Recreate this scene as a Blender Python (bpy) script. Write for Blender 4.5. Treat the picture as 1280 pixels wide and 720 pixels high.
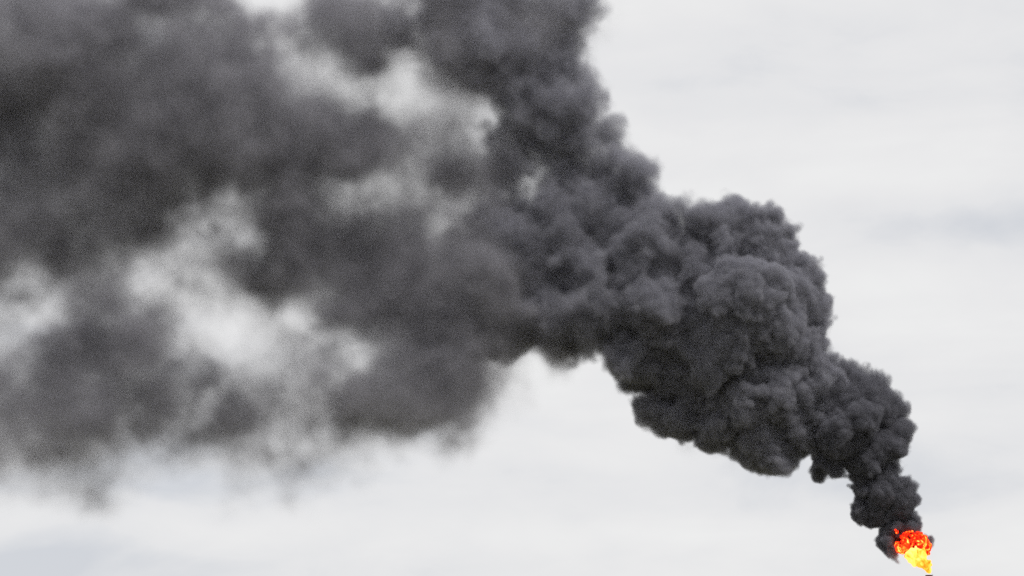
import bpy, bmesh, math, random
import numpy as np
from mathutils import Vector

for o in list(bpy.data.objects):
    bpy.data.objects.remove(o, do_unlink=True)
scene = bpy.context.scene
COL = scene.collection
R = math.radians

# ------------------------------------------------------------------ camera
PITCH = R(11.80)
PLUME_Y = 600.0                 # metres from the camera to the flare stack
HALF = 118.0 / 600.0            # tan of half the horizontal field of view
cam_d = bpy.data.cameras.new("camera")
cam = bpy.data.objects.new("camera", cam_d)
COL.objects.link(cam)
cam.location = (0, 0, 1.7)
cam.rotation_euler = (R(90) + PITCH, 0, 0)
cam_d.sensor_width = 36
cam_d.lens = 18 / HALF
cam_d.clip_end = 20000
scene.camera = cam

# ------------------------------------------------------------------ sky and sun (overcast)
SUN_EL, SUN_AZ = R(60), R(45)   # azimuth measured from behind the camera towards the right
world = bpy.data.worlds.new("World")
scene.world = world
world.use_nodes = True
nt = world.node_tree
nt.nodes.clear()
def N(t, kind, **kw):
    n = t.nodes.new(kind)
    for k, v in kw.items():
        setattr(n, k, v)
    return n
def math_node(t, op, a=None, b=None, clamp=False):
    n = N(t, "ShaderNodeMath", operation=op, use_clamp=clamp)
    for i, v in enumerate((a, b)):
        if v is None: continue
        if isinstance(v, (int, float)): n.inputs[i].default_value = v
        else: t.links.new(v, n.inputs[i])
    return n.outputs[0]
L = nt.links.new
out = N(nt, "ShaderNodeOutputWorld"); bg = N(nt, "ShaderNodeBackground")
bg.inputs["Strength"].default_value = 0.061
L(bg.outputs[0], out.inputs[0])
sky = N(nt, "ShaderNodeTexSky", sky_type="NISHITA", sun_disc=False, sun_elevation=SUN_EL, sun_rotation=R(180) - SUN_AZ)
tc = N(nt, "ShaderNodeTexCoord")
def cloud_noise(scale, loc, detail, rough, dist):
    mp = N(nt, "ShaderNodeMapping"); mp.inputs["Scale"].default_value = scale; mp.inputs["Location"].default_value = loc
    L(tc.outputs["Generated"], mp.inputs[0])
    n1 = N(nt, "ShaderNodeTexNoise"); n1.inputs["Scale"].default_value = 1.0; n1.inputs["Detail"].default_value = detail
    n1.inputs["Roughness"].default_value = rough; n1.inputs["Distortion"].default_value = dist
    L(mp.outputs[0], n1.inputs["Vector"])
    return n1.outputs["Fac"]
broad = cloud_noise((4.2, 4.2, 17.0), (2.6, 0.0, 1.7), 4, 0.5, 0.5)     # wide bands of stratus
mottle = cloud_noise((16.0, 16.0, 38.0), (0.0, 3.0, 0.0), 6, 0.55, 0.3)   # soft mottling in them
mixn = N(nt, "ShaderNodeMix", data_type="FLOAT"); mixn.inputs["Factor"].default_value = 0.28
L(broad, mixn.inputs["A"]); L(mottle, mixn.inputs["B"])
sxyz = N(nt, "ShaderNodeSeparateXYZ"); L(tc.outputs["Generated"], sxyz.inputs[0])
tanaz = math_node(nt, "DIVIDE", sxyz.outputs["X"], sxyz.outputs["Y"])
tanel = math_node(nt, "DIVIDE", sxyz.outputs["Z"], sxyz.outputs["Y"])
wav = cloud_noise((9.0, 9.0, 9.0), (5.0, 1.0, 0.0), 4, 0.5, 0.0)
tanel = math_node(nt, "ADD", tanel, math_node(nt, "MULTIPLY", math_node(nt, "SUBTRACT", wav, 0.5), 0.03))
cover = mixn.outputs["Result"]
# (azimuth tangent, elevation tangent, half length, half height, how much greyer (-) or paler (+))
for ca, ce, la, le, amt in [(0.170, 0.234, 0.085, 0.0125, -0.085), (-0.175, 0.098, 0.10, 0.016, -0.075), (-0.10, 0.134, 0.13, 0.010, -0.05),
                            (0.165, 0.199, 0.07, 0.018, 0.05), (-0.02, 0.112, 0.16, 0.008, 0.04), (0.12, 0.300, 0.10, 0.02, -0.025), (0.19, 0.130, 0.06, 0.012, -0.02)]:
    qa = math_node(nt, "POWER", math_node(nt, "DIVIDE", math_node(nt, "SUBTRACT", tanaz, ca), la), 2.0)
    qe = math_node(nt, "POWER", math_node(nt, "DIVIDE", math_node(nt, "SUBTRACT", tanel, ce), le), 2.0)
    gs = math_node(nt, "EXPONENT", math_node(nt, "MULTIPLY", math_node(nt, "ADD", qa, qe), -1.0))
    cover = math_node(nt, "ADD", cover, math_node(nt, "MULTIPLY", gs, amt * 1.9))
rmp = N(nt, "ShaderNodeValToRGB")
el = rmp.color_ramp.elements
el[0].position = 0.34; el[0].color = (0.64, 0.66, 0.70, 1)
el[1].position = 0.62; el[1].color = (0.86, 0.86, 0.855, 1)
e = el.new(0.45); e.color = (0.785, 0.786, 0.796, 1)
e = el.new(0.53); e.color = (0.825, 0.822, 0.824, 1)
L(cover, rmp.inputs[0])
sc_ = N(nt, "ShaderNodeVectorMath", operation="SCALE"); sc_.inputs["Scale"].default_value = 10.0
L(rmp.outputs[0], sc_.inputs[0])
mx = N(nt, "ShaderNodeMix", data_type="RGBA"); mx.inputs["Factor"].default_value = 0.96   # cloud cover
L(sky.outputs[0], mx.inputs["A"]); L(sc_.outputs[0], mx.inputs["B"])
hz = N(nt, "ShaderNodeVectorMath", operation="SCALE"); L(mx.outputs["Result"], hz.inputs[0])   # no sky below the horizon
L(math_node(nt, "GREATER_THAN", sxyz.outputs["Z"], -0.005), hz.inputs["Scale"])
L(hz.outputs[0], bg.inputs[0])

sun_d = bpy.data.lights.new("sun", "SUN"); sun_d.energy = 1.5; sun_d.angle = R(12); sun_d.color = (1, 0.97, 0.93)
sun = bpy.data.objects.new("sun", sun_d); COL.objects.link(sun)
sdir = Vector((math.sin(SUN_AZ) * math.cos(SUN_EL), -math.cos(SUN_AZ) * math.cos(SUN_EL), math.sin(SUN_EL)))
sun.rotation_euler = sdir.to_track_quat("Z", "Y").to_euler()
sun.location = (0, 0, 400)

vs = scene.view_settings
vs.view_transform = "Standard"; vs.look = "None"; vs.exposure = 0.735; vs.gamma = 1.0; vs.use_curve_mapping = False
cy = scene.cycles
cy.use_denoising = False
cy.use_adaptive_sampling = False
cy.volume_bounces = 3
cy.max_bounces = 8
cy.diffuse_bounces = 2
cy.transparent_max_bounces = 48
cy.volume_max_steps = 512
cy.volume_step_rate = 1.4
cy.sample_clamp_indirect = 4.0

# ------------------------------------------------------------------ helpers
CP, SP = math.cos(PITCH), math.sin(PITCH)
def world_at(u, v, y=PLUME_Y):
    """A photograph pixel (1280 wide) as a point on the upright plane at distance y, and metres per pixel there."""
    a = (u - 640) / 640 * HALF
    b = (360 - v) / 640 * HALF
    d = (a, CP - b * SP, SP + b * CP)
    k = y / d[1]
    return Vector((d[0] * k, y, 1.7 + d[2] * k)), k * HALF / 640

def tag(o, label=None, cat=None, kind=None, group=None):
    if label: o["label"] = label
    if cat: o["category"] = cat
    if kind: o["kind"] = kind
    if group: o["group"] = group
    return o
def empty(name, loc):
    o = bpy.data.objects.new(name, None); COL.objects.link(o); o.location = loc
    o.empty_display_size = 1
    return o
def link_mesh(name, me, parent=None, mat=None):
    o = bpy.data.objects.new(name, me); COL.objects.link(o)
    if parent is not None:
        o.parent = parent
    if mat is not None: me.materials.append(mat)
    return o
def new_mat(name):
    m = bpy.data.materials.new(name); m.use_nodes = True; m.node_tree.nodes.clear()
    return m, m.node_tree, N(m.node_tree, "ShaderNodeOutputMaterial")

# ------------------------------------------------------------------ ground
gm, t, o_ = new_mat("dry_grass")
b_ = N(t, "ShaderNodeBsdfPrincipled"); t.links.new(b_.outputs[0], o_.inputs[0]); b_.inputs["Roughness"].default_value = 0.95
nz = N(t, "ShaderNodeTexNoise"); nz.inputs["Scale"].default_value = 0.05; nz.inputs["Detail"].default_value = 8
geo = N(t, "ShaderNodeNewGeometry"); t.links.new(geo.outputs["Position"], nz.inputs["Vector"])
cr = N(t, "ShaderNodeValToRGB"); cr.color_ramp.elements[0].color = (0.06, 0.07, 0.03, 1); cr.color_ramp.elements[1].color = (0.16, 0.14, 0.09, 1)
t.links.new(nz.outputs["Fac"], cr.inputs[0]); t.links.new(cr.outputs[0], b_.inputs["Base Color"])
bm = bmesh.new(); bmesh.ops.create_circle(bm, cap_ends=True, segments=96, radius=9000)
me = bpy.data.meshes.new("ground"); bm.to_mesh(me); bm.free()
tag(link_mesh("ground", me, None, gm), kind="structure")

# ------------------------------------------------------------------ flare stack (only its tip reaches into the frame)
mm, t, o_ = new_mat("rusty_steel")
b_ = N(t, "ShaderNodeBsdfPrincipled"); t.links.new(b_.outputs[0], o_.inputs[0]); b_.inputs["Roughness"].default_value = 0.7; b_.inputs["Metallic"].default_value = 0.3
nz = N(t, "ShaderNodeTexNoise"); nz.inputs["Scale"].default_value = 1.4; nz.inputs["Detail"].default_value = 7
geo = N(t, "ShaderNodeNewGeometry"); t.links.new(geo.outputs["Position"], nz.inputs["Vector"])
cr = N(t, "ShaderNodeValToRGB"); cr.color_ramp.elements[0].color = (0.05, 0.02, 0.02, 1); cr.color_ramp.elements[1].color = (0.16, 0.035, 0.03, 1)
t.links.new(nz.outputs["Fac"], cr.inputs[0]); t.links.new(cr.outputs[0], b_.inputs["Base Color"])

TIP, PX = world_at(1161, 719)
def lathe(name, prof, parent, mat, seg=28):
    bm = bmesh.new(); rings = []
    for r, z in prof:
        rings.append([bm.verts.new((r * math.cos(2 * math.pi * k / seg), r * math.sin(2 * math.pi * k / seg), z)) for k in range(seg)])
    for a, b in zip(rings, rings[1:]):
        for k in range(seg):
            bm.faces.new((a[k], a[(k + 1) % seg], b[(k + 1) % seg], b[k]))
    bm.faces.new(rings[0][::-1]); bm.faces.new(rings[-1])
    me = bpy.data.meshes.new(name); bm.to_mesh(me); bm.free()
    return link_mesh(name, me, parent, mat)
stack = empty("flare_stack", (TIP.x, TIP.y, 0))
tag(stack, "dark rusty flare stack tip just under the yellow flame", "flare stack")
H = TIP.z
lathe("pipe", [(0.62, 0), (0.62, H - 3.4), (0.56, H - 3.3)], stack, mm)
lathe("flare_tip", [(0.56, H - 3.29), (0.70, H - 3.0), (0.70, H - 0.35), (0.80, H - 0.3), (0.80, H), (0.62, H), (0.60, H - 0.4)], stack, mm)
lathe("base_flange", [(1.1, 0), (1.1, 0.25), (0.63, 0.26)], stack, mm)
def tube(name, p, q, r, parent, mat, seg=8):
    p, q = Vector(p), Vector(q); d = q - p
    bm = bmesh.new()
    bmesh.ops.create_cone(bm, cap_ends=True, segments=seg, radius1=r, radius2=r, depth=d.length)
    bmesh.ops.transform(bm, matrix=d.to_track_quat("Z", "Y").to_matrix().to_4x4(), verts=bm.verts)
    bmesh.ops.translate(bm, vec=(p + q) / 2, verts=bm.verts)
    me = bpy.data.meshes.new(name); bm.to_mesh(me); bm.free()
    return link_mesh(name, me, parent, mat)
tube("pilot_pipe", (0.86, -0.3, H - 8), (0.86, -0.3, H + 0.15), 0.05, stack, mm)
for k in range(3):
    a = R(30 + 120 * k)
    tube("guy_wire", (0.63 * math.cos(a), 0.63 * math.sin(a), H * 0.8), (26 * math.cos(a), 26 * math.sin(a), 0), 0.03, stack, mm, 6)

# ------------------------------------------------------------------ voxel smoke: fields computed here, read into a volume grid
rng = np.random.default_rng(7)
def spline_matrix(n, voxel, scale):
    x = np.arange(n) * (voxel / scale) + 1.0
    i = np.floor(x).astype(int); f = (x - i)
    m = int(i.max()) + 3
    W = np.zeros((n, m), np.float32)
    w = ((1 - f) ** 3 / 6, (3 * f ** 3 - 6 * f ** 2 + 4) / 6, (-3 * f ** 3 + 3 * f ** 2 + 3 * f + 1) / 6, f ** 3 / 6)
    for k in range(4):
        W[np.arange(n), i - 1 + k] = w[k]
    return W
def noise3(shape, voxel, scale):
    """smooth 3-D noise of unit variance; scale is its grain in metres"""
    sc = scale if hasattr(scale, "__len__") else (scale,) * 3
    Ms = [spline_matrix(n, voxel, s) for n, s in zip(shape, sc)]
    g = rng.standard_normal([M.shape[1] for M in Ms]).astype(np.float32)
    g = np.tensordot(g, Ms[2].T, (2, 0))
    g = np.einsum("abz,yb->ayz", g, Ms[1], optimize=True)
    g = np.tensordot(Ms[0], g, (1, 0))
    return (g / (g.std() + 1e-6)).astype(np.float32)
def fbm(shape, voxel, scale, octaves=4, gain=0.55):
    a = noise3(shape, voxel, scale); amp = 1.0; tot = 1.0
    for k in range(1, octaves):
        s = scale / 2.03 ** k
        if s < voxel * 1.5: break
        amp *= gain; a = a + amp * noise3(shape, voxel, s); tot += amp * amp
    return a / math.sqrt(tot)
def billow(shape, voxel, scale, octaves=4, gain=0.5):
    """rounded lobes with creases between them, like cauliflower; zero mean, amplitude about 1 for the largest lobes"""
    out = 0
    for k in range(octaves):
        s = scale / 2.1 ** k
        if s < voxel * 1.7: break
        out = out + gain ** k * (np.abs(noise3(shape, voxel, s)) - 0.8)
    return out
def smooth(x, a, b):
    t = np.clip((x - a) / (b - a), 0, 1)
    return t * t * (3 - 2 * t)

class Grid:
    def __init__(self, u0, v0, u1, v1, y0, y1, voxel):
        a, _ = world_at(u0, v1); b, _ = world_at(u1, v0)
        c, _ = world_at(u0, v0); d, _ = world_at(u1, v1)
        self.lo = np.array((min(a.x, c.x), PLUME_Y + y0, min(a.z, d.z)))
        hi = np.array((max(b.x, d.x), PLUME_Y + y1, max(b.z, c.z)))
        self.h = voxel
        self.n = np.ceil((hi - self.lo) / voxel).astype(int) + 1
        self.hi = self.lo + (self.n - 1) * voxel
        self.ax = [(self.lo[k] + np.arange(self.n[k]) * voxel).astype(np.float32) for k in range(3)]
    def field(self):
        return np.full(tuple(self.n), -1e3, np.float32)
    def warp(self, layers):
        """voxel coordinates stirred by noise: (grain, amplitude) in metres"""
        sh = tuple(self.n)
        self.P = []
        for k in range(3):
            p = np.broadcast_to(self.ax[k].reshape([-1 if j == k else 1 for j in range(3)]), sh)
            for grain, amp in layers:
                p = p + np.float32(amp) * noise3(sh, self.h, grain)
            self.P.append(p)
        self.reach = 2.5 * sum(a for _, a in layers)
    def window(self, c, ext):
        s = []
        for k in range(3):
            i0 = max(0, int((c[k] - ext[k] - self.lo[k]) / self.h)); i1 = min(self.n[k], int((c[k] + ext[k] - self.lo[k]) / self.h) + 2)
            s.append(slice(i0, max(i0, i1)))
        return tuple(s)
    def splat(self, F, spheres, blend=0.0):
        """F = smooth max(F, r - distance): the union of the balls"""
        for x, y, z, r in spheres:
            e = r * 1.5 + self.reach + 3 * self.h
            s = self.window((x, y, z), (e, e, e))
            d = np.sqrt((self.P[0][s] - x) ** 2 + (self.P[1][s] - y) ** 2 + (self.P[2][s] - z) ** 2)
            f = np.float32(r) - d
            sub = F[s]
            if blend > 0:
                hh = np.clip(blend - np.abs(sub - f), 0, None) / blend
                f = np.maximum(sub, f) + hh * hh * (blend * 0.25)
                sub[...] = f
            else:
                np.maximum(sub, f, out=sub)
    def edge_fade(self, rho, m=4):
        for k in range(3):
            n = self.n[k]; i = np.arange(n); f = np.clip(np.minimum(i, n - 1 - i) / m, 0, 1).astype(np.float32)
            sh = [1, 1, 1]; sh[k] = n
            rho *= f.reshape(sh)
        return rho
    def uv(self):
        """photograph pixel of each voxel on the plume plane (for softness that changes along the plume)"""
        X = self.ax[0][:, None]; Z = (self.ax[2] - 1.7)[None, :]
        dep = PLUME_Y * CP + Z * SP
        u = 640 + X / dep / HALF * 640
        v = 360 - (-PLUME_Y * SP + Z * CP) / dep / HALF * 640
        return u[:, None, :].astype(np.float32), np.broadcast_to(v, u.shape)[:, None, :].astype(np.float32)

def grow(base, n1, n2, k1=(0.34, 0.55), k2=(0.3, 0.5), out1=0.8, out2=0.85, rmin=0.35):
    """puffs on puffs: the given balls, smaller balls on their skin, smaller ones on those"""
    allb = list(base)
    l1 = []
    for (x, y, z, r) in base:
        for _ in range(n1):
            d = rng.standard_normal(3); d /= np.linalg.norm(d)
            rr = r * rng.uniform(*k1)
            p = np.array((x, y, z)) + d * r * out1 * rng.uniform(0.85, 1.1)
            l1.append((p[0], p[1], p[2], rr))
    allb += l1
    for (x, y, z, r) in l1:
        for _ in range(n2):
            d = rng.standard_normal(3); d /= np.linalg.norm(d)
            rr = r * rng.uniform(*k2)
            if rr < rmin: continue
            p = np.array((x, y, z)) + d * r * out2
            allb.append((p[0], p[1], p[2], rr))
    return allb
def balls(lst, shrink=1.0, jitter=0.25):
    res = []
    for it in lst:
        u, v, r = it[:3]
        p, m = world_at(u, v)
        dy = (it[3] if len(it) > 3 else rng.uniform(-jitter, jitter) * r) * m
        res.append((p.x, p.y + dy, p.z, r * m * shrink))
    return res

def volume_object(name, g, rho, vol_mat, skin_mat, threshold, skin_voxel, parent):
    """part: the thin outer surface of the smoke; under it, its body as a volume grid"""
    nx, ny, nz_ = (int(q) for q in g.n)
    me = bpy.data.meshes.new(name + "_samples")
    me.vertices.add(nx * ny * nz_)
    at = me.attributes.new("rho", "FLOAT", "POINT")
    at.data.foreach_set("value", np.ascontiguousarray(rho, np.float32).ravel())
    src = bpy.data.objects.new(name + "_samples", me)
    def tree(surface):
        ng = bpy.data.node_groups.new(name + "_grid", "GeometryNodeTree")
        ng.interface.new_socket("Geometry", in_out="INPUT", socket_type="NodeSocketGeometry")
        ng.interface.new_socket("Geometry", in_out="OUTPUT", socket_type="NodeSocketGeometry")
        K = ng.links.new
        go = N(ng, "NodeGroupOutput")
        oi = N(ng, "GeometryNodeObjectInfo"); oi.inputs["Object"].default_value = src
        pos = N(ng, "GeometryNodeInputPosition")
        sub = N(ng, "ShaderNodeVectorMath", operation="SUBTRACT"); sub.inputs[1].default_value = tuple(g.lo)
        K(pos.outputs[0], sub.inputs[0])
        scl = N(ng, "ShaderNodeVectorMath", operation="SCALE"); scl.inputs["Scale"].default_value = 1.0 / g.h
        K(sub.outputs[0], scl.inputs[0])
        sep = N(ng, "ShaderNodeSeparateXYZ"); K(scl.outputs[0], sep.inputs[0])
        fi = []
        for k in range(3):
            f = N(ng, "FunctionNodeFloatToInt", rounding_mode="ROUND"); K(sep.outputs[k], f.inputs[0]); fi.append(f.outputs[0])
        def im(op, a, b):
            n = N(ng, "FunctionNodeIntegerMath", operation=op)
            for i, v in enumerate((a, b)):
                if isinstance(v, int): n.inputs[i].default_value = v
                else: K(v, n.inputs[i])
            return n.outputs[0]
        idx = im("ADD", im("MULTIPLY", im("ADD", im("MULTIPLY", fi[0], ny), fi[1]), nz_), fi[2])
        na = N(ng, "GeometryNodeInputNamedAttribute", data_type="FLOAT"); na.inputs["Name"].default_value = "rho"
        si = N(ng, "GeometryNodeSampleIndex", data_type="FLOAT", domain="POINT", clamp=True)
        K(oi.outputs["Geometry"], si.inputs["Geometry"]); K(na.outputs["Attribute"], si.inputs["Value"]); K(idx, si.inputs["Index"])
        vc = N(ng, "GeometryNodeVolumeCube")
        vc.inputs["Min"].default_value = tuple(g.lo); vc.inputs["Max"].default_value = tuple(g.hi)
        for q, c in zip("XYZ", (nx, ny, nz_)): vc.inputs["Resolution " + q].default_value = c
        K(si.outputs[0], vc.inputs["Density"])
        last = vc.outputs[0]
        if surface:
            vm = N(ng, "GeometryNodeVolumeToMesh", resolution_mode="VOXEL_SIZE"); vm.inputs["Voxel Size"].default_value = skin_voxel
            vm.inputs["Threshold"].default_value = threshold; vm.inputs["Adaptivity"].default_value = 0.0
            K(last, vm.inputs["Volume"]); last = vm.outputs[0]
        sm = N(ng, "GeometryNodeSetMaterial"); sm.inputs["Material"].default_value = skin_mat if surface else vol_mat
        K(last, sm.inputs["Geometry"])
        K(sm.outputs[0], go.inputs[0])
        return ng
    # the surface, kept as a plain mesh
    tmp = bpy.data.objects.new("surface_source", bpy.data.meshes.new("surface_source")); COL.objects.link(tmp)
    md = tmp.modifiers.new("surface", "NODES"); md.node_group = tree(True)
    dg = bpy.context.evaluated_depsgraph_get()
    sk = bpy.data.meshes.new_from_object(tmp.evaluated_get(dg), depsgraph=dg)
    bpy.data.objects.remove(tmp, do_unlink=True)
    sk.name = name
    sk.materials.clear()
    o = link_mesh(name, sk, parent, skin_mat)
    for p in sk.polygons: p.use_smooth = True
    # the body
    vd = bpy.data.volumes.new(name + "_body"); vd.materials.append(vol_mat)
    vo = bpy.data.objects.new("smoke_body", vd); COL.objects.link(vo); vo.parent = o
    md = vo.modifiers.new("grid", "NODES"); md.node_group = tree(False)
    print(name, nx * ny * nz_, "voxels,", len(sk.polygons), "skin faces")
    return o

def smoke_mat(name, albedo, aniso, step):
    m, t, o_ = new_mat(name)
    pv = N(t, "ShaderNodeVolumePrincipled")
    pv.inputs["Color"].default_value = (*albedo, 1); pv.inputs["Density"].default_value = 1.0; pv.inputs["Anisotropy"].default_value = aniso
    t.links.new(pv.outputs[0], o_.inputs["Volume"])
    m.cycles.volume_step_rate = step
    return m
def skin_mat_():
    m, t, o_ = new_mat("thin_smoke")
    tr = N(t, "ShaderNodeBsdfTransparent"); di = N(t, "ShaderNodeBsdfDiffuse"); di.inputs["Color"].default_value = (0.05, 0.05, 0.055, 1)
    mxs = N(t, "ShaderNodeMixShader"); mxs.inputs[0].default_value = 0.004
    t.links.new(tr.outputs[0], mxs.inputs[1]); t.links.new(di.outputs[0], mxs.inputs[2]); t.links.new(mxs.outputs[0], o_.inputs[0])
    return m
SKIN = skin_mat_()

plume = empty("smoke_plume", (0, 0, 0))
tag(plume, "thick black smoke plume billowing up from the flame and drifting off to the left", "smoke")

# --- the crisp column right above the flame
A_PUFFS = [
 (1112,684,9),(1122,691,7),(1120,668,13),(1136,663,11),(1120,650,15),(1135,649,13),(1143,660,7),
 (1126,661,9,-13),(1143,661,8,-13),(1115,682,9,-9),(1115,693,8,-4),(1121,698,5,-3),(1161,675,5,3),(1162,684,4,4),(1132,640,18),(1118,640,18),(1127,655,16),(1114,672,12),(1108,680,9),(1140,650,13),(1130,676,13,14),(1148,676,11,14),(1098,643,20),(1076,646,15),(1126,622,22),(1100,622,24),(1084,636,15),(1110,628,17),(1140,626,11),(1128,612,17),(1143,632,8),
 (1085,612,22),(1108,600,22),(1072,602,14),(1118,588,12),
 (1080,580,28),(1105,560,28),(1116,537,22),(1042,590,14),(1022,595,13),(1030,575,20),
 (1058,550,36),(1088,505,32),(1070,485,28),(1108,508,22),(1118,540,18),(1098,480,15),
 (1037,466,24),(1060,466,22),(1038,505,44),(1008,540,30),(1018,475,34),(1048,462,19),(1066,530,26,-30),(1040,545,26,-30),
]
gA = Grid(950, 395, 1178, 712, -24, 24, 0.22)
gA.warp([(6.0, 0.7), (2.2, 0.25)])
F = gA.field(); gA.splat(F, grow(balls(A_PUFFS, 0.98), 12, 8, k1=(0.3, 0.5), k2=(0.28, 0.5), rmin=0.5), 0.35)
u, v = gA.uv()
far = smooth(-v, -690, -450)                            # 0 at the flame, 1 where the column has grown
F += (0.2 + 0.2 * far) * billow(gA.n, gA.h, 1.5, 3, 0.55)
rho = smooth(F, -0.1, 0.6 + 1.2 * far) * (2.6 - 1.6 * far)
rho = gA.edge_fade(rho.astype(np.float32))
volume_object("dense_column", gA, rho, smoke_mat("dense_smoke", (0.25, 0.25, 0.285), 0.0, 1.2), SKIN, 0.6, 0.5, plume)

# --- the bent, billowing middle of the plume
B_PUFFS = [
 (694,196,40),(737,228,38),(750,288,42),(687,362,46),(700,300,44,40),(740,250,40,36),(665,408,40),(620,408,38),(760,430,34),(720,425,32),(650,212,42),(658,172,34),(655,350,46),(660,300,46),(625,300,40),(984,418,30),(1006,440,24),(988,440,42),(752,150,26),(758,186,30),(785,216,32),(735,30,28),(735,232,34),(755,255,36),(815,255,30),(765,290,44),(770,370,46),(670,180,44),(660,290,40),(668,145,44),(650,60,50),(670,330,44),(985,500,50),(952,540,36),(960,470,54),(930,505,46),(890,528,32),(870,490,46),(840,515,28),(812,505,20),(1005,520,30),
 (932,390,40,-66),(930,372,46),(955,405,50),(900,380,50),(966,420,38),(974,378,34),(1000,398,26),(992,366,22),(942,334,44),(900,430,54,-20),(984,350,20),(966,318,24),(915,440,34,-45),
 (916,268,24),(930,300,40),(890,300,44),(860,350,56),(830,400,56),(815,450,48),(790,440,42),(800,330,56,-20),(800,264,38),(778,224,36),(845,285,34),(960,290,24),
 (740,400,54,-20),(720,330,62),(690,396,52),(660,405,36),(650,380,46),(700,260,58),(650,300,54),(738,205,40),(690,222,42,-15),(652,245,34),
 (700,150,62),(725,92,36),(690,60,58),(652,100,50),(600,60,62),(560,30,52),(705,10,52),(620,0,56),(556,62,36),(505,40,38),
 (600,390,50),(610,330,44),(580,410,44),(620,350,44),
]
rng = np.random.default_rng(11)
gB = Grid(470, -40, 1065, 610, -27, 27, 0.36)
gB.warp([(18.0, 1.3), (7.0, 0.8), (2.6, 0.3)])
F = gB.field()
all_balls = grow(balls(B_PUFFS, 0.97, 0.3), 10, 9, k1=(0.28, 0.6), k2=(0.22, 0.48), out1=0.80, out2=0.92, rmin=0.9)
nb = len(B_PUFFS)
gB.splat(F, all_balls[:nb * 11], 2.0)
D = F.copy(); gB.splat(D, all_balls[nb * 11:], 0.5)
u, v = gB.uv()
early = smooth(-u - 0.8 * v, -1265, -980)             # 0 by the column, 1 where the billows have gone soft
soft = smooth(-u - 0.35 * v, -1040, -640)              # 1 far up and to the left
F += (D - F) * (1.0 - 0.75 * early); del D
F += (0.5 - 0.3 * early) * billow(gB.n, gB.h, 2.0, 3, 0.65) + (0.3 + 0.8 * early + 0.4 * soft) * fbm(gB.n, gB.h, 4.5, 4, 0.62)
rho = smooth(F, -0.3, 1.5 + 2.4 * early + 2.8 * soft) * (1.5 - 0.7 * early - 0.32 * soft)
rho = gB.edge_fade(rho.astype(np.float32))
volume_object("billowing_bend", gB, rho, smoke_mat("billow_smoke", (0.39, 0.39, 0.438), 0.0, 1.4), SKIN, 0.15, 0.9, plume)

# --- the loose smoke drifting left: soft blobs on warped coordinates, (u, v, radius, strength[, stretch x, stretch z])
C_BLOBS = [
 (525,440,54,1),(505,470,50,1),(478,515,40,1),(528,480,40,1),(508,522,34,.9),(480,450,34,.9),(452,400,34,.8),(588,385,48,1),(555,440,50,1),(530,485,52,1),(492,512,36,.9),(545,430,50,1),(478,480,34,.8),(560,370,55,1),(600,330,50,.9),(445,505,22,.5),(500,420,40,.7),
 (425,320,56,1),(385,345,38,1),(360,305,44,.9),(440,365,34,.9),(400,250,60,1),(335,240,50,1),(470,310,38,.7),(500,345,42,.7),(520,320,30,.4),
 (300,205,60,.9),(250,190,66,1),(190,150,76,1),(140,120,76,.9),(90,60,70,.7),(25,40,70,.45),(15,120,60,.4),(100,190,70,1),(50,230,56,.5),(175,245,52,1),
 (10,200,46,.4),(10,290,60,.7),(60,290,46,.45),(110,300,44,.8),
 (152,310,40,1),(158,365,38,1),(152,415,42,1),(150,460,42,1),(138,500,40,.9),(190,440,26,.5),(185,490,30,.3),
 (75,505,50,.34),(20,490,48,.46),(30,535,40,.16),(110,540,40,.16),(200,535,40,.15),(90,460,40,.14),(215,500,40,.14),(240,545,36,.12),(330,475,40,.06),(360,545,36,.12),(425,530,30,.12),(60,440,50,.1),(200,370,26,.25),(270,380,30,.05),(270,300,30,.12),(-20,440,40,.3),
 (240,95,56,.5),(300,140,50,.6),(350,180,56,.6),(210,40,55,.5),(425,42,44,.85),(395,15,34,.55),(462,78,46,.8),(465,75,30,.22),(395,155,44,.28),(435,170,34,.12),
 (235,320,44,.16),(310,310,32,.3),(335,335,26,.3),(250,430,24,.2),(240,470,30,.2),(280,500,32,.3),(300,540,36,.17),(340,515,40,.1),(390,525,40,.07),(300,570,24,.14),(290,592,18,.08),(60,560,60,.1),(180,560,50,.1),(290,572,50,.12),(390,560,40,.08),(400,490,30,.05),
 (550,190,58,.2),(500,170,50,.12),(480,240,42,.25),(450,110,44,.15),(530,250,40,.25),(580,230,36,.15),(200,450,120,.05),(60,500,110,.10),(330,500,110,.05),(530,220,90,.1),(300,330,70,.1),(520,270,34,.3),(590,180,30,.2),(360,440,50,.07),(410,420,40,.1),
 (640,490,30,.05),(715,450,22,.25),(690,440,22,.2),(935,572,26,.15),(880,562,20,.15),(960,560,20,.2),(600,130,30,.3),(520,60,56,.8),(600,40,70,.5),(320,70,40,.1),(270,40,30,.2),
 (-50,180,70,.7),(-50,60,70,.7),(-40,300,60,.5),(-40,500,50,.4),
]
C_HOLES = [   # (u, v, half width, half height, how clear)
 (318,0,34,20,.9),(402,88,26,28,.75),(310,70,40,28,.45),(548,285,28,34,.6),(482,206,36,26,.6),(590,165,36,22,.65),(530,170,50,40,.45),
 (230,310,28,46,.6),(290,405,56,62,.82),(385,422,36,18,.7),(60,388,50,38,.93),(0,405,36,24,.55),(690,520,70,42,.6),
]
rng = np.random.default_rng(23)
gC = Grid(-60, -50, 985, 660, -27, 27, 0.48)
gC.warp([(14.0, 3.0), (6.0, 1.7), (2.6, 0.8), (1.2, 0.25)])
sh = tuple(gC.n); P = gC.P
rho = np.zeros(sh, np.float32)
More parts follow.
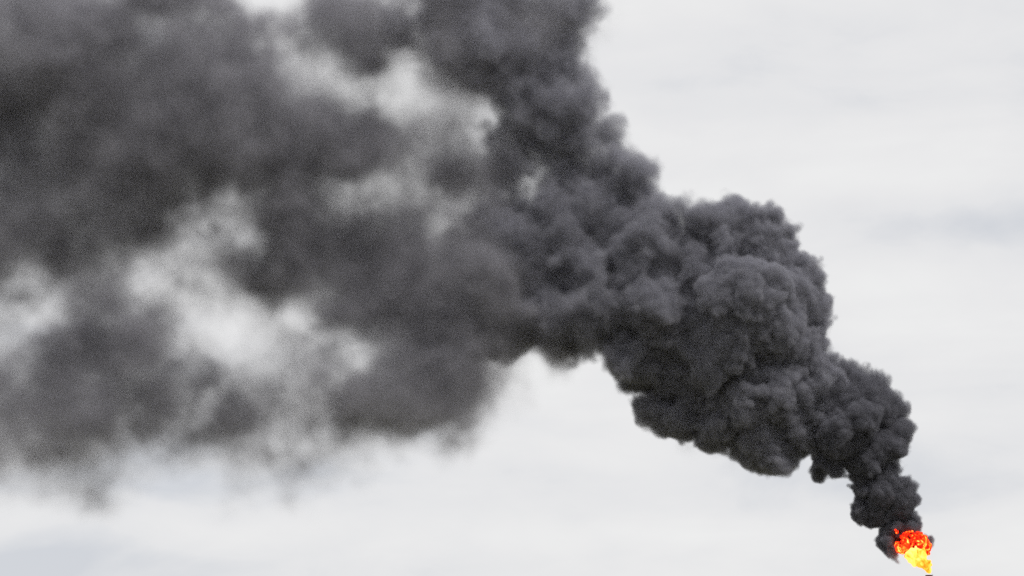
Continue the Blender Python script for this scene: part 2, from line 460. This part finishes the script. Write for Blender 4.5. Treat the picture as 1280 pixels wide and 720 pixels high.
for u0, v0, r0, a0 in C_BLOBS:
    p, m = world_at(u0, v0); rr = r0 * m * 1.05
    q = p.y + rng.uniform(-6, 6)
    s = gC.window((p.x, q, p.z), [2.0 * rr + gC.reach * 0.6] * 3)
    d2 = (P[0][s] - p.x) ** 2 + (P[1][s] - q) ** 2 + (P[2][s] - p.z) ** 2
    d2 /= rr * rr
    rho[s] += a0 * np.exp(-1.25 * d2)
rho = 1.0 - np.exp(-1.3 * rho)
for u0, v0, ru, rv, a0 in C_HOLES:
    p, m = world_at(u0, v0)
    s = gC.window((p.x, p.y, p.z), (2 * ru * m + 6, 60, 2 * rv * m + 6))
    d2 = ((P[0][s] - p.x) / (ru * m)) ** 2 + ((P[1][s] - p.y) / 34) ** 2 + ((P[2][s] - p.z) / (rv * m)) ** 2
    rho[s] *= 1 - a0 * np.exp(-d2)
tex = fbm(sh, gC.h, 10.0, 5, 0.62)
thin = 1.0 - smooth(rho, 0.25, 0.75)                    # threads and curls where the smoke thins out
rho = rho * np.exp((0.42 + 0.38 * thin) * tex - 0.1 - 0.12 * thin) - 0.012
rho = np.clip(rho, 0, 1.7) * 0.35
rho = gC.edge_fade(rho.astype(np.float32), 8)
volume_object("drifting_smoke", gC, rho, smoke_mat("loose_smoke", (0.42, 0.415, 0.45), 0.1, 1.9), SKIN, 0.03, 1.6, plume)
gA.P = gB.P = gC.P = None; del P, rho, F, tex

# ------------------------------------------------------------------ flame on the stack tip
def fire_mat(name, ramp, strength, scale, detail=3.0, cool=(0.0, 0.0)):
    m, t, o_ = new_mat(name)
    em = N(t, "ShaderNodeEmission"); em.inputs["Strength"].default_value = strength
    t.links.new(em.outputs[0], o_.inputs[0])
    tc = N(t, "ShaderNodeTexCoord")
    nz = N(t, "ShaderNodeTexNoise"); nz.inputs["Scale"].default_value = scale; nz.inputs["Detail"].default_value = detail; nz.inputs["Distortion"].default_value = 1.2
    t.links.new(tc.outputs["Object"], nz.inputs["Vector"])
    cr = N(t, "ShaderNodeValToRGB")
    els = cr.color_ramp.elements
    while len(els) < len(ramp): els.new(0.5)
    for e_, (p_, c_) in zip(els, ramp): e_.position = p_; e_.color = (*c_, 1)
    sp = N(t, "ShaderNodeSeparateXYZ"); t.links.new(tc.outputs["Object"], sp.inputs[0])
    up = math_node(t, "MULTIPLY", math_node(t, "SUBTRACT", sp.outputs["Z"], cool[0], clamp=False), cool[1])    # the fire cools and reddens as it rises
    up = math_node(t, "MAXIMUM", up, 0.0)
    t.links.new(math_node(t, "SUBTRACT", nz.outputs["Fac"], up), cr.inputs[0]); t.links.new(cr.outputs[0], em.inputs["Color"])
    return m
YEL = fire_mat("yellow_fire", [(0.30, (1.0, 0.035, 0.003)), (0.40, (1.0, 0.13, 0.008)), (0.50, (1.0, 0.22, 0.028)), (0.66, (1.0, 0.28, 0.07))], 2.6, 0.45)
RED = fire_mat("red_fire", [(0.32, (0.03, 0.002, 0.001)), (0.42, (0.30, 0.006, 0.002)), (0.52, (0.9, 0.02, 0.003)), (0.60, (1.0, 0.12, 0.012)), (0.70, (1.0, 0.34, 0.07))], 2.8, 0.75, 3, (6.8, 0.024))

rng = np.random.default_rng(5)
def puff_mesh(name, lst, parent, mat, n1=12, n2=6, voxel=0.16, disp=0.12):
    g_b = grow(balls(lst, 0.9, 0.2), n1, n2, rmin=0.25)
    bm = bmesh.new()
    org = parent.location
    for (x, y, z, r) in g_b:
        res = bmesh.ops.create_icosphere(bm, subdivisions=2, radius=r)
        bmesh.ops.translate(bm, vec=(x - org.x, y - org.y, z - org.z), verts=res["verts"])
    me = bpy.data.meshes.new(name); bm.to_mesh(me); bm.free()
    o = link_mesh(name, me, parent, mat)
    rm = o.modifiers.new("merge", "REMESH"); rm.mode = "VOXEL"; rm.voxel_size = voxel; rm.use_smooth_shade = True
    return o
flame = empty("flame", TIP)
tag(flame, "bright yellow and red flame burning on the stack tip under the black smoke", "fire")
puff_mesh("yellow_flame", [(1161,713,4,0),(1158,708,6,0),(1151,703,8,0),(1144,699,9,0),(1139,694,9,0),(1152,694,8,0),(1147,690,9,-2),(1160,705,5,0),(1139,688,6,-3),(1153,687,5,-3)], flame, YEL)
puff_mesh("red_flame", [(1128,686,8,0),(1134,681,11,0),(1146,678,12,0),(1156,685,8,0),(1139,675,10,-3),(1152,676,9,-2),(1125,684,8,-2),(1158,690,5,0),(1146,671,7,-2),(1132,673,7,-2)], flame, RED)
puff_mesh("small_flame", [(1119,667,2.5,-16),(1117,664,1.5,-16)], flame, RED, 6, 0)
puff_mesh("small_flame", [(1138,666,1.8,-14)], flame, RED, 6, 0)
